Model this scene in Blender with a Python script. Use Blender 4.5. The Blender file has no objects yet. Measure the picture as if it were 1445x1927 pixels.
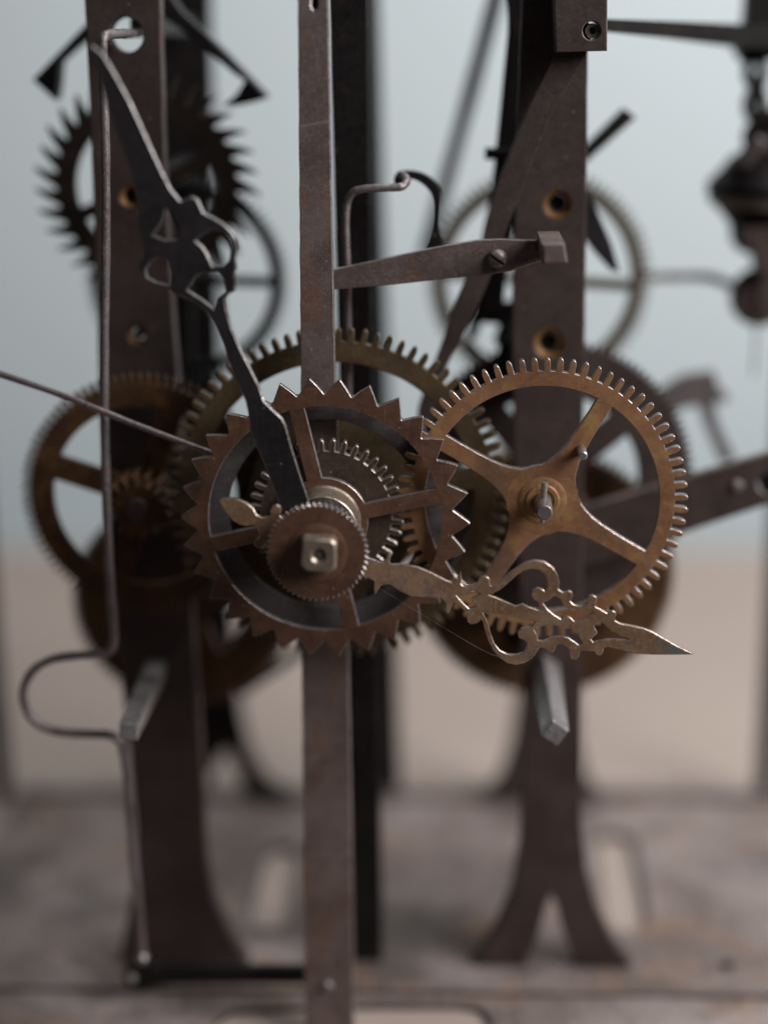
import bpy, bmesh, math, random
from mathutils import Vector, Matrix
from mathutils.geometry import tessellate_polygon

random.seed(7)
S = 0.001                       # all measures below are millimetres
W, H, F = 1445.0, 1927.0, 3293.0

# ------------------------------------------------------------------ camera
def nrm(v): return Vector(v).normalized()
Yc = nrm((127.5, 943.5, -F))                       # depth axis of the movement seen by the camera
dxv = 130.0
dyv = (F * F + 127.5 * dxv) / 943.5
Zc = -nrm((dxv, -dyv, -F))                         # vertical seen by the camera
Xc = Yc.cross(Zc).normalized()
ROT = Matrix((Xc, Yc, Zc))                         # camera -> world
STAR_PX = (611.0, 979.0)
D0 = 660.0                                         # star wheel distance along the optical axis
def ray(px, py): return ROT @ Vector((px - W / 2, H / 2 - py, -F))
CAM = -ray(*STAR_PX) * (D0 / F)                    # star wheel centre is the origin

cam = bpy.data.cameras.new('camera')
cam.sensor_fit = 'VERTICAL'; cam.sensor_height = 36.0; cam.sensor_width = 27.0
cam.lens = F * 36.0 / H
cam.clip_start = 0.02; cam.clip_end = 60
cam.dof.use_dof = True
cam.dof.focus_distance = 0.647
cam.dof.aperture_fstop = 1.65
cam.dof.aperture_blades = 0
camo = bpy.data.objects.new('camera', cam)
bpy.context.collection.objects.link(camo)
camo.matrix_world = Matrix.Translation(CAM * S) @ ROT.to_4x4()
sc = bpy.context.scene
sc.camera = camo

# ------------------------------------------------------------------ light
world = bpy.data.worlds.new('World'); sc.world = world; world.use_nodes = True
bg = world.node_tree.nodes['Background']
bg.inputs[0].default_value = (0.95, 0.97, 1.0, 1); bg.inputs[1].default_value = 0.045

def area(name, loc, target, size, energy, col):
    l = bpy.data.lights.new(name, 'AREA'); l.shape = 'RECTANGLE'; l.size, l.size_y = size
    l.energy = energy; l.color = col
    o = bpy.data.objects.new(name, l); bpy.context.collection.objects.link(o)
    o.location = loc
    o.rotation_euler = (Vector(target) - Vector(loc)).to_track_quat('-Z', 'Y').to_euler()
    return o
area('window_light', (1.12, -0.52, 0.74), (0.05, 0.18, -0.06), (0.75, 0.75), 31.0, (0.98, 0.985, 1.0))
area('ceiling_light', (0.42, 0.30, 1.05), (0.22, 0.38, 0.0), (0.5, 0.5), 9.5, (0.95, 0.98, 1.0))

sc.view_settings.view_transform = 'Standard'
sc.view_settings.look = 'None'
sc.view_settings.exposure = 0.0
sc.view_settings.gamma = 1.0
sc.render.engine = 'CYCLES'
sc.render.resolution_x, sc.render.resolution_y = 767, 1024

# ------------------------------------------------------------------ projection helpers
def P(px, py, Y):
    """point of the plane y = Y (mm) seen at a photograph pixel"""
    d = ray(px, py)
    return CAM + d * ((Y - CAM.y) / d.y)
def PZ(px, py, Z):
    d = ray(px, py)
    return CAM + d * ((Z - CAM.z) / d.z)
def mmpp(px, py, Y):
    """millimetres per photograph pixel there"""
    p = P(px, py, Y) - CAM
    return -(ROT.transposed() @ p).z / F

# ------------------------------------------------------------------ materials
def nd(nt, t, **kw):
    n = nt.nodes.new(t)
    for k, v in kw.items(): setattr(n, k, v)
    return n
def metal(name, c1, c2, rust=(0.10, 0.035, 0.012), rust_lo=0.56, rust_hi=0.72, rust_amt=0.7,
          metallic=0.45, rough=0.48, bump=0.25, scale=1.0, streak=0.0, speck=0.35, tip=None, marks=None, patch=None):
    m = bpy.data.materials.new(name); m.use_nodes = True; nt = m.node_tree; L = nt.links.new
    b = nt.nodes['Principled BSDF']
    tc = nd(nt, 'ShaderNodeTexCoord'); oi = nd(nt, 'ShaderNodeObjectInfo')
    mul = nd(nt, 'ShaderNodeVectorMath', operation='SCALE'); mul.inputs[0].default_value = (3.1, 1.7, 2.3)
    L(oi.outputs['Random'], mul.inputs['Scale'])
    add = nd(nt, 'ShaderNodeVectorMath', operation='ADD')
    L(tc.outputs['Object'], add.inputs[0]); L(mul.outputs[0], add.inputs[1])
    def noise(sc_, det=6, rg=0.6, dist=0.0, vec=None):
        n = nd(nt, 'ShaderNodeTexNoise'); n.inputs['Scale'].default_value = sc_ * scale
        n.inputs['Detail'].default_value = det; n.inputs['Roughness'].default_value = rg
        n.inputs['Distortion'].default_value = dist
        L(vec or add.outputs[0], n.inputs['Vector']); return n
    def ramp(src, lo, hi):
        r = nd(nt, 'ShaderNodeMapRange', interpolation_type='SMOOTHSTEP')
        r.inputs[1].default_value = lo; r.inputs[2].default_value = hi
        L(src, r.inputs[0]); return r.outputs[0]
    def mix(fac, a, c, blend='MIX'):
        x = nd(nt, 'ShaderNodeMix', data_type='RGBA', blend_type=blend)
        if isinstance(fac, float): x.inputs[0].default_value = fac
        else: L(fac, x.inputs[0])
        for i, v in ((6, a), (7, c)):
            if isinstance(v, tuple): x.inputs[i].default_value = (*v, 1)
            else: L(v, x.inputs[i])
        return x.outputs[2]
    def math_(op, a, c):
        x = nd(nt, 'ShaderNodeMath', operation=op)
        for i, v in ((0, a), (1, c)):
            if isinstance(v, (int, float)): x.inputs[i].default_value = v
            else: L(v, x.inputs[i])
        return x.outputs[0]
    big = noise(55, 7, 0.62, 0.4)
    col = mix(ramp(big.outputs[0], 0.34, 0.66), c1, c2)
    # rust blooms
    st = nd(nt, 'ShaderNodeMapping'); st.inputs['Scale'].default_value = (1, 1, 0.35 if streak else 1)
    L(add.outputs[0], st.inputs['Vector'])
    rn = noise(95, 8, 0.68, 0.6, st.outputs[0])
    rmask = math_('MULTIPLY', ramp(rn.outputs[0], rust_lo, rust_hi), rust_amt)
    col = mix(rmask, col, rust)
    # fine dark and light speckle
    fine = noise(900, 3, 0.6)
    col = mix(math_('MULTIPLY', ramp(fine.outputs[0], 0.52, 0.72), speck), col, tuple(x * 1.9 for x in c2))
    pit = noise(420, 4, 0.55)
    col = mix(math_('MULTIPLY', ramp(pit.outputs[0], 0.58, 0.72), speck * 0.9), col, tuple(x * 0.35 for x in c1))
    if patch:                                     # broad darker noise patches
        pn = noise(patch[0], 4, 0.55, 0.8)
        col = mix(math_('MULTIPLY', ramp(pn.outputs[0], patch[1], patch[1] + 0.14), patch[2]), col, patch[3])
    # file scratches: long thin noise in two directions
    scr = []
    for k_, (rx, sc_) in enumerate((((0.3, 0.0, 0.5), (2600, 2600, 60)), ((0.2, 0.9, -0.4), (70, 3000, 3000)))):
        mp = nd(nt, 'ShaderNodeMapping'); mp.inputs['Rotation'].default_value = rx; mp.inputs['Scale'].default_value = sc_
        L(add.outputs[0], mp.inputs['Vector'])
        n_ = nd(nt, 'ShaderNodeTexNoise'); n_.inputs['Scale'].default_value = 1.0; n_.inputs['Detail'].default_value = 2
        L(mp.outputs[0], n_.inputs['Vector']); scr.append(ramp(n_.outputs[0], 0.62, 0.74))
    scratch = math_('MULTIPLY', math_('MAXIMUM', scr[0], scr[1]), ramp(noise(130, 3).outputs[0], 0.42, 0.62))
    col = mix(math_('MULTIPLY', scratch, 0.40), col, tuple(min(1, x * 2.2) for x in c2))
    # settled dust grains
    vo = nd(nt, 'ShaderNodeTexVoronoi'); vo.inputs['Scale'].default_value = 330
    L(add.outputs[0], vo.inputs['Vector'])
    sp_ = nd(nt, 'ShaderNodeSeparateColor'); L(vo.outputs['Color'], sp_.inputs[0])
    grain = math_('MULTIPLY', math_('LESS_THAN', vo.outputs['Distance'], 0.11), math_('GREATER_THAN', sp_.outputs[0], 0.86))
    col = mix(math_('MULTIPLY', grain, 0.55), col, (0.42, 0.36, 0.31))
    if marks:                                     # scribed lines across the piece, heights in metres
        sm = nd(nt, 'ShaderNodeSeparateXYZ'); L(tc.outputs['Object'], sm.inputs[0])
        for (z_, sl_, wd_, am_) in marks:
            h_ = math_('ADD', sm.outputs[2], math_('MULTIPLY', sm.outputs[0], -sl_))
            d_ = math_('ABSOLUTE', math_('ADD', h_, -z_), 0)
            d_ = math_('ADD', d_, math_('MULTIPLY', math_('ADD', fine.outputs[0], -0.5), 0.0006))
            inv = nd(nt, 'ShaderNodeMapRange', interpolation_type='SMOOTHSTEP')
            inv.inputs[1].default_value = wd_; inv.inputs[2].default_value = wd_ * 0.3
            L(d_, inv.inputs[0])
            col = mix(math_('MULTIPLY', inv.outputs[0], am_), col, (0.26, 0.225, 0.205))
    if tip:                                       # verdigris at one end of the piece
        sx = nd(nt, 'ShaderNodeSeparateXYZ'); L(tc.outputs['Object'], sx.inputs[0])
        a = ramp(sx.outputs[0], tip[0], tip[1])
        a = math_('MULTIPLY', a, ramp(noise(170, 5).outputs[0], 0.36, 0.56))
        col = mix(a, col, tip[2])
    L(col, b.inputs['Base Color'])
    b.inputs['Metallic'].default_value = metallic
    b.inputs['Specular IOR Level'].default_value = 0.35
    rr = nd(nt, 'ShaderNodeMapRange'); rr.inputs[1].default_value = 0.3; rr.inputs[2].default_value = 0.7
    rr.inputs[3].default_value = rough - 0.12; rr.inputs[4].default_value = rough + 0.14
    L(pit.outputs[0], rr.inputs[0])
    rsum = math_('ADD', rr.outputs[0], math_('MULTIPLY', rmask, 0.25))
    L(rsum, b.inputs['Roughness'])
    bp = nd(nt, 'ShaderNodeBump'); bp.inputs['Strength'].default_value = bump
    bp.inputs['Distance'].default_value = 0.0004
    hsum = math_('ADD', math_('MULTIPLY', pit.outputs[0], 0.7), math_('MULTIPLY', big.outputs[0], 1.6))
    hsum = math_('ADD', hsum, math_('MULTIPLY', fine.outputs[0], 0.35))
    hsum = math_('ADD', hsum, math_('MULTIPLY', scratch, -0.5))
    L(hsum, bp.inputs['Height']); L(bp.outputs[0], b.inputs['Normal'])
    return m

M = {}
M['iron']   = metal('oxidised_iron', (0.11, 0.08, 0.07), (0.17, 0.13, 0.118), rust=(0.16, 0.062, 0.028), rust_lo=0.52, rust_hi=0.74, rust_amt=0.6, streak=1)
M['strip']  = metal('strip_iron', (0.115, 0.082, 0.071), (0.175, 0.132, 0.119), rust=(0.19, 0.070, 0.028), rust_lo=0.50, rust_hi=0.70, rust_amt=0.75, streak=1, marks=[(P(590, 180, 14.0).z * S + 0.227, 0.16, 0.0007, 0.55), (P(615, 1602, 14.0).z * S + 0.227, 0.02, 0.0009, 0.35)])
M['iron_edge'] = metal('rubbed_glint_iron_edge', (0.22, 0.185, 0.17), (0.3, 0.26, 0.25), rust_amt=0.3, metallic=0.7, rough=0.36)  # worn edge, with highlights painted into its lighter colour
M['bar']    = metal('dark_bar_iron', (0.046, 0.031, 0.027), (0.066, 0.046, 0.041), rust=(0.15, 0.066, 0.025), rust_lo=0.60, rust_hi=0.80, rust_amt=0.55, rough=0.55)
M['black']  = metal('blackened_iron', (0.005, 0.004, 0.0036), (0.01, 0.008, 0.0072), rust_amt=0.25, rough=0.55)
M['blue']   = metal('blued_steel', (0.02, 0.0175, 0.0185), (0.032, 0.028, 0.03), rust=(0.13, 0.055, 0.03), rust_lo=0.66, rust_hi=0.78, rust_amt=0.5, rough=0.42, speck=0.15)
M['blue_edge'] = metal('rubbed_lit_steel_edge', (0.1, 0.088, 0.085), (0.16, 0.145, 0.14), rust_amt=0.1, metallic=0.7, rough=0.35)  # rub wear plus the lit chamfer of the hour hand, put into colour
M['cannon'] = metal('dark_cannon_bronze', (0.055, 0.036, 0.026), (0.085, 0.056, 0.040), rust_amt=0.5, rough=0.5)
M['cannon_edge'] = metal('rubbed_glint_cannon_edge', (0.34, 0.28, 0.25), (0.46, 0.39, 0.36), rust_amt=0.2, metallic=0.7, rough=0.34)  # worn tooth edges, their top-light highlight painted in as pale colour
M['ring']   = metal('grey_ring_iron', (0.070, 0.060, 0.058), (0.110, 0.094, 0.092), rust=(0.12, 0.06, 0.03), rust_amt=0.5, rough=0.5)
M['bronze'] = metal('brown_bronze', (0.098, 0.048, 0.031), (0.15, 0.078, 0.049), rust=(0.20, 0.095, 0.038), rust_lo=0.52, rust_hi=0.72, rust_amt=0.6, rough=0.46, speck=0.18, patch=(60, 0.55, 0.5, (0.06, 0.036, 0.028)))
M['bronze_edge'] = metal('rubbed_glint_bronze_edge', (0.24, 0.2, 0.185), (0.33, 0.285, 0.275), rust_amt=0.2, metallic=0.75, rough=0.32)  # wear tone mixed with a painted cool glint on side faces
M['brass']  = metal('tarnished_brass', (0.2, 0.092, 0.046), (0.285, 0.142, 0.07), rust=(0.30, 0.185, 0.065), rust_lo=0.50, rust_hi=0.68, rust_amt=0.65, metallic=0.35, rough=0.50, speck=0.16, scale=0.8, patch=(48, 0.56, 0.55, (0.105, 0.066, 0.052)))
M['brass_edge'] = metal('rubbed_glint_brass_edge', (0.29, 0.235, 0.215), (0.38, 0.32, 0.3), rust_amt=0.2, metallic=0.75, rough=0.32)  # rubbed brass, cool reflection painted into the edge tint
M['olive']  = metal('olive_brass', (0.075, 0.049, 0.027), (0.13, 0.087, 0.046), rust=(0.09, 0.045, 0.02), rust_lo=0.55, rust_hi=0.7, rust_amt=0.6, rough=0.42)
M['dull']   = metal('dull_brass', (0.070, 0.052, 0.034), (0.115, 0.088, 0.058), rust_amt=0.4, rough=0.5)
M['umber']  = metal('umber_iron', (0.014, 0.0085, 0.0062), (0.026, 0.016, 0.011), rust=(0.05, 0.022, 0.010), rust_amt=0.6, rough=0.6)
M['rusty']  = metal('rust_brown_iron', (0.045, 0.021, 0.009), (0.085, 0.041, 0.018), rust=(0.17, 0.075, 0.022), rust_lo=0.48, rust_hi=0.7, rust_amt=0.7, rough=0.6)
M['ochre']  = metal('ochre_patina', (0.13, 0.062, 0.022), (0.2, 0.1, 0.038), rust_amt=0.4, rough=0.55)
M['hand']   = metal('pierced_hand_metal', (0.2, 0.112, 0.064), (0.31, 0.195, 0.124), rust=(0.115, 0.085, 0.075), rust_lo=0.50, rust_hi=0.68, rust_amt=0.75, rough=0.42, speck=0.3,
                    tip=(0.117, 0.129, (0.14, 0.165, 0.155)))
M['hand_edge'] = metal('rubbed_glint_hand_edge', (0.26, 0.2, 0.16), (0.36, 0.29, 0.25), rust_amt=0.2, metallic=0.75, rough=0.32)  # worn hand edges, bright highlight included in the colour
M['wire']   = metal('wire_steel', (0.13, 0.105, 0.105), (0.20, 0.165, 0.165), rust=(0.16, 0.085, 0.06), rust_lo=0.5, rust_hi=0.7, rust_amt=0.6, metallic=0.6, rough=0.42, speck=0.5, bump=0.5)
M['steel']  = metal('bright_steel', (0.30, 0.27, 0.25), (0.42, 0.39, 0.37), rust_amt=0.35, metallic=0.8, rough=0.33)
M['nut']    = metal('nut_steel', (0.22, 0.165, 0.125), (0.32, 0.255, 0.2), rust=(0.18, 0.10, 0.06), rust_amt=0.6, metallic=0.7, rough=0.34)
M['screw']  = metal('dull_screw_steel', (0.15, 0.125, 0.115), (0.22, 0.19, 0.18), rust_amt=0.5, metallic=0.6, rough=0.42)
M['square'] = metal('worn_square_steel', (0.36, 0.33, 0.32), (0.5, 0.47, 0.46), rust=(0.14, 0.07, 0.04), rust_lo=0.52, rust_hi=0.7, rust_amt=0.55, metallic=0.75, rough=0.34)
M['plate']  = metal('base_plate_iron', (0.125, 0.09, 0.078), (0.265, 0.214, 0.198), rust=(0.26, 0.145, 0.075), rust_lo=0.5, rust_hi=0.68, rust_amt=0.65, metallic=0.2, rough=0.55, scale=0.32, patch=(40, 0.50, 0.7, (0.085, 0.068, 0.060)))
M['mauve']  = metal('weathered_steel', (0.1, 0.082, 0.078), (0.15, 0.122, 0.118), rust_amt=0.35, rough=0.5)

def plain(name, c1, c2, scale, rough=0.8, bump=0.1):
    m = bpy.data.materials.new(name); m.use_nodes = True; nt = m.node_tree; L = nt.links.new
    b = nt.nodes['Principled BSDF']
    tc = nd(nt, 'ShaderNodeTexCoord'); n = nd(nt, 'ShaderNodeTexNoise'); n.inputs['Scale'].default_value = scale
    n.inputs['Detail'].default_value = 6
    L(tc.outputs['Object'], n.inputs['Vector'])
    x = nd(nt, 'ShaderNodeMix', data_type='RGBA'); x.inputs[6].default_value = (*c1, 1); x.inputs[7].default_value = (*c2, 1)
    L(n.outputs[0], x.inputs[0]); L(x.outputs[2], b.inputs['Base Color'])
    b.inputs['Roughness'].default_value = rough
    bp = nd(nt, 'ShaderNodeBump'); bp.inputs['Strength'].default_value = bump; bp.inputs['Distance'].default_value = 0.002
    L(n.outputs[0], bp.inputs['Height']); L(bp.outputs[0], b.inputs['Normal'])
    return m
M['wall']  = plain('painted_wall', (0.55, 0.605, 0.615), (0.575, 0.63, 0.645), 3)
M['table'] = plain('table_cloth', (0.305, 0.236, 0.2), (0.385, 0.306, 0.262), 9)
M['web']   = plain('spider_silk', (0.7, 0.7, 0.7), (0.8, 0.8, 0.8), 50)

# ------------------------------------------------------------------ object helpers
COL = bpy.context.collection
def thing(name, label, cat, loc=(0, 0, 0), group=None):
    o = bpy.data.objects.new(name, None); COL.objects.link(o)
    o.empty_display_size = 0.01
    o.location = Vector(loc) * S
    o['label'] = label; o['category'] = cat
    if group: o['group'] = group
    return o
def link_mesh(name, bm, mats, parent=None, smooth=True, label=None):
    bmesh.ops.recalc_face_normals(bm, faces=bm.faces)
    me = bpy.data.meshes.new(name)
    org = (parent.location if parent else Vector((0, 0, 0)))
    root = parent
    while root is not None and root.parent is not None:
        root = root.parent
    if root is not None: org = root.location
    for v in bm.verts: v.co = v.co * S - org
    bm.to_mesh(me); bm.free()
    for m in (mats if isinstance(mats, (list, tuple)) else [mats]): me.materials.append(M[m])
    if smooth:
        me.polygons.foreach_set('use_smooth', [True] * len(me.polygons))
        me.set_sharp_from_angle(angle=math.radians(32))
    o = bpy.data.objects.new(name, me); COL.objects.link(o)
    if parent is not None: o.parent = parent
    if label: o['label'] = label
    return o

def area2(lp): return 0.5 * sum(lp[i][0] * lp[(i + 1) % len(lp)][1] - lp[(i + 1) % len(lp)][0] * lp[i][1] for i in range(len(lp)))
def offset_loop(lp, fl, b):
    n = len(lp); out = []
    for i in range(n):
        p0, p1, p2 = Vector(lp[i - 1]), Vector(lp[i]), Vector(lp[(i + 1) % n])
        d1 = (p1 - p0); d2 = (p2 - p1)
        if d1.length < 1e-9 or d2.length < 1e-9: out.append(p1); continue
        d1.normalize(); d2.normalize()
        n1 = Vector((-d1.y, d1.x)); n2 = Vector((-d2.y, d2.x))
        b1 = b if fl[i - 1] else 0.0; b2 = b if fl[i] else 0.0
        det = n1.x * n2.y - n1.y * n2.x
        if abs(det) < 0.15:
            nn = (n1 + n2)
            nn = nn.normalized() if nn.length > 1e-6 else n1
            o = nn * (0.5 * (b1 + b2))
        else:
            o = Vector(((b1 * n2.y - b2 * n1.y) / det, (n1.x * b2 - n2.x * b1) / det))
            if o.length > 2.2 * b: o = o * (2.2 * b / o.length)
        out.append(p1 + o)
    return out

def plate_bm(bm, loops, y0, th, bev=0.25, flags=None):
    """flat cut plate in the x/z plane: loops[0] outline, others holes; front face at y0, back at y0+th"""
    L2 = []; F2 = []
    for k, lp in enumerate(loops):
        lp = [tuple(p) for p in lp]; fl = list(flags[k]) if flags and flags[k] else [True] * len(lp)
        a = area2(lp)
        if (k == 0 and a < 0) or (k > 0 and a > 0):
            lp = lp[::-1]; fl = fl[::-1]; fl = fl[1:] + fl[:1]
        L2.append(lp); F2.append(fl)
    ins = [offset_loop(lp, fl, bev) for lp, fl in zip(L2, F2)]
    tri = tessellate_polygon([[Vector((p[0], p[1], 0)) for p in lp] for lp in ins])
    rings = []
    for (dy, src) in ((0, 1), (bev, 0), (th - bev, 0), (th, 1)):
        rings.append([[bm.verts.new((p[0], y0 + dy, p[1])) for p in lp] for lp in (ins if src else L2)])
    flat0 = [v for lp in rings[0] for v in lp]; flat3 = [v for lp in rings[3] for v in lp]
    for t in tri:
        for fv in (flat0, flat3):
            try: bm.faces.new([fv[i] for i in t])
            except ValueError: pass
    for r in range(3):
        for lp0, lp1 in zip(rings[r], rings[r + 1]):
            n = len(lp0)
            for i in range(n):
                f = bm.faces.new((lp0[i], lp0[(i + 1) % n], lp1[(i + 1) % n], lp1[i]))
                f.material_index = 1
def plate(name, loops, y0, th, mats, parent=None, bev=0.25, flags=None, label=None):
    bm = bmesh.new(); plate_bm(bm, loops, y0, th, bev, flags)
    if not isinstance(mats, (list, tuple)): mats = [mats, mats]
    return link_mesh(name, bm, mats, parent, label=label)

def catmull(pts, n=6, closed=False):
    pts = [Vector(p) for p in pts]; out = []; N = len(pts)
    rng = range(N) if closed else range(N - 1)
    for i in rng:
        p1, p2 = pts[i], pts[(i + 1) % N]
        p0 = pts[i - 1] if (i > 0 or closed) else p1 * 2 - p2
        p3 = pts[(i + 2) % N] if (i + 2 < N or closed) else p2 * 2 - p1
        for k in range(n):
            t = k / n
            out.append(0.5 * ((2 * p1) + (p2 - p0) * t + (2 * p0 - 5 * p1 + 4 * p2 - p3) * t * t + (3 * p1 - p0 - 3 * p2 + p3) * t ** 3))
    if not closed: out.append(pts[-1])
    return out

def tube_bm(bm, pts, rad, sides=14, rot=0.0, flat=(1, 1)):
    pts = [Vector(p) for p in pts]; n = len(pts)
    rad = rad if isinstance(rad, (list, tuple)) else [rad] * n
    if len(rad) != n: rad = [rad[0] + (rad[-1] - rad[0]) * i / (n - 1) for i in range(n)]
    t0 = (pts[1] - pts[0]).normalized()
    u = t0.orthogonal().normalized()
    if abs(t0.z) < 0.95: u = t0.cross(Vector((0, 0, 1))).normalized()
    else: u = Vector((1, 0, 0)) - t0 * t0.x; u.normalize()
    rings = []
    for i, p in enumerate(pts):
        t = ((pts[min(i + 1, n - 1)] - pts[max(i - 1, 0)])).normalized()
        u = (u - t * u.dot(t)).normalized(); v = t.cross(u)
        ring = []
        for k in range(sides):
            a = 2 * math.pi * k / sides + rot
            ring.append(bm.verts.new(p + (u * math.cos(a) * flat[0] + v * math.sin(a) * flat[1]) * rad[i]))
        rings.append(ring)
    for r0, r1 in zip(rings, rings[1:]):
        for k in range(sides):
            bm.faces.new((r0[k], r0[(k + 1) % sides], r1[(k + 1) % sides], r1[k]))
    bm.faces.new(rings[0][::-1]); bm.faces.new(rings[-1])
def tube(name, pts, rad, mat, parent=None, sides=14, smooth_path=True, n=6, rot=0.0, flat=(1, 1), label=None):
    bm = bmesh.new()
    if smooth_path:
        m_ = max(rad) if isinstance(rad, (list, tuple)) else rad
        pts = [Vector(pts[0])] + [Vector(p_) + Vector([random.uniform(-1, 1) * m_ * 0.07 for _ in range(3)]) for p_ in pts[1:-1]] + [Vector(pts[-1])]
        pts = catmull(pts, n); N_ = len(pts)
        r0_, r1_ = (rad[0], rad[-1]) if isinstance(rad, (list, tuple)) else (rad, rad)
        ph = random.uniform(0, 6)
        rad = [(r0_ + (r1_ - r0_) * i / (N_ - 1)) * (1 + 0.035 * math.sin(i * 0.61 + ph) + 0.03 * math.sin(i * 1.7 + 2 * ph)) for i in range(N_)]
    tube_bm(bm, pts, rad, sides, rot, flat)
    return link_mesh(name, bm, mat, parent, label=label)

def lathe_bm(bm, c, prof, axis='y', sides=40, sq=None, rot=0.0):
    """prof: list of (offset along axis, radius)"""
    rings = []
    for (t, r) in prof:
        ring = []
        for k in range(sides):
            a = 2 * math.pi * k / sides + rot
            x, z = r * math.cos(a), r * math.sin(a)
            ring.append(bm.verts.new((c[0] + x, c[1] + t, c[2] + z) if axis == 'y' else (c[0] + x, c[1] + z, c[2] + t)))
        rings.append(ring)
    for r0, r1 in zip(rings, rings[1:]):
        for k in range(sides):
            bm.faces.new((r0[k], r0[(k + 1) % sides], r1[(k + 1) % sides], r1[k]))
    bm.faces.new(rings[0]); bm.faces.new(rings[-1])
def lathe(name, c, prof, mat, parent=None, axis='y', sides=40, rot=0.0, label=None):
    bm = bmesh.new(); lathe_bm(bm, c, prof, axis, sides, rot=rot)
    return link_mesh(name, bm, mat, parent, label=label)
def ball(name, c, r, mat, parent=None):
    pr = [(-r * math.cos(math.pi * i / 12), max(r * math.sin(math.pi * i / 12), 0.01 * r)) for i in range(13)]
    return lathe(name, c, pr, mat, parent, sides=24)

def poly(pts, Y): return [(lambda p: (p.x, p.z))(P(x, y, Y)) for x, y in pts]
def wob(lp, step=7.0, amp=0.12):
    out = []
    for i in range(len(lp)):
        a, b = Vector(lp[i]), Vector(lp[(i + 1) % len(lp)]); n = max(1, int((b - a).length / step))
        for k in range(n):
            p = a.lerp(b, k / n)
            out.append((p.x + random.uniform(-amp, amp), p.y + (random.uniform(-amp, amp) if k else 0)))
    return out
def spoly(pts, Y, n=4):
    return [(p.x, p.y) for p in catmull([Vector(q) for q in poly(pts, Y)], n, True)]
def circ(cx, cy, rpx, Y, n=32):
    c = P(cx, cy, Y); r = rpx * mmpp(cx, cy, Y)
    return [(c.x + r * math.cos(2 * math.pi * k / n), c.z + r * math.sin(2 * math.pi * k / n)) for k in range(n)]

# ------------------------------------------------------------------ wheels
def tooth_profile(kind, N, ro, rr, phase):
    pts = []; pitch = 2 * math.pi / N; h = ro - rr
    if kind == 'spur':
        t = [(-.275, 0), (-.262, .04), (-.252, .30), (-.235, .62), (-.185, .85), (-.095, .97), (0, 1), (.095, .97), (.185, .85), (.235, .62), (.252, .30), (.262, .04), (.275, 0), (.5, 0)]
    elif kind == 'coarse':
        t = [(-.25, 0), (-.22, .5), (-.12, .92), (0, 1), (.12, .92), (.22, .5), (.25, 0)]
    elif kind == 'star':
        t = [(-.47, 0), (-.24, .49), (-.012, 1), (.012, 1), (.24, .49), (.47, 0)]
    elif kind == 'saw':
        t = [(-.47, .0), (-.50, .35), (-.55, .70), (-.63, 1), (-.58, 1), (-.36, .76), (-.14, .52), (.06, .30), (.24, .11), (.40, 0)]
    else:  # fine ratchet
        t = [(-.45, 0), (-.05, 1), (.08, 1), (.42, 0)]
    for i in range(N):
        a0 = phase + i * pitch
        jr = random.uniform(-.02, .02); jh = random.uniform(-.05, .05)
        for (f, q) in t:
            a = a0 + (f + (jr if 0.1 < q else 0)) * pitch
            r = rr + h * q * (1 + jh if q > 0.5 else 1)
            pts.append((r * math.cos(a), r * math.sin(a)))
    return pts

def arc_pts(r, a, b, step):
    n = max(1, int(abs(b - a) * r / step)); return [(r * math.cos(a + (b - a) * i / n), r * math.sin(a + (b - a) * i / n)) for i in range(n + 1)]

def make_wheel(name, label, cat, cpx, Y, ro, rr, ri, rh, N, kind, spokes, sw, th, mats, phase=0.0,
               side=None, bev=0.25, group=None, hub_mats=None):
    """radii in photograph pixels at that place; spokes = list of degrees; side = [(u, v)...] of half a spoke"""
    c = P(*cpx, Y); k = mmpp(*cpx, Y)
    ro, rr, ri, rh, sw = ro * k, rr * k, ri * k, rh * k, sw * k
    t = thing(name, label, cat, c, group)
    def tr(lp): return [(c.x + x, c.z + z) for x, z in lp]
    if side: side = [(u * k, v * k) for u, v in side]
    else: side = [(math.sqrt(rh * rh - (sw / 2) ** 2), sw / 2), (math.sqrt(ri * ri - (sw / 2) ** 2), sw / 2)]
    hb = math.atan2(side[0][1], side[0][0]); he = math.atan2(side[-1][1], side[-1][0])
    ang = sorted(math.radians(a) % (2 * math.pi) for a in spokes)
    def ring(r, half):
        pts = []; fl = []
        for i, a in enumerate(ang):
            nx = ang[(i + 1) % len(ang)] + (2 * math.pi if i == len(ang) - 1 else 0)
            A = arc_pts(r, a - half, a + half, 2.0)
            pts += A[:-1]; fl += [False] * (len(A) - 1)
            if nx - a - 2 * half > 1e-3:
                B = arc_pts(r, a + half, nx - half, 1.2)
                pts += B[:-1]; fl += [True] * (len(B) - 1)
        return pts, fl
    if ang: inner, fl = ring(ri, he)
    else:
        inner = arc_pts(ri, 0, 2 * math.pi, 1.2)[:-1]; fl = None
    outer = tooth_profile(kind, N, ro, rr, phase)
    plate('toothed_rim', [tr(outer), tr(inner)], Y, th, mats, t, bev, [None, fl])
    if ang:
        hp, hf = ring(rh, hb)
        plate('hub_disc', [tr(hp)], Y, th, hub_mats or mats, t, bev, [hf])
        for a in ang:
            ca, sa = math.cos(a), math.sin(a)
            A = arc_pts(rh, -hb, hb, 2.0); B = arc_pts(ri, -he, he, 2.0)
            up = side[1:-1]
            lp = A + up + B[::-1] + [(u, -v) for u, v in up[::-1]]
            f = [False] * (len(A) - 1) + [True] * (len(up) + 1) + [False] * (len(B) - 1) + [True] * (len(up) + 1)
            lp = [(u * ca - v * sa, u * sa + v * ca) for u, v in lp]
            plate('spoke', [tr(lp)], Y, th, mats, t, bev, [f])
    return t, c, k

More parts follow.
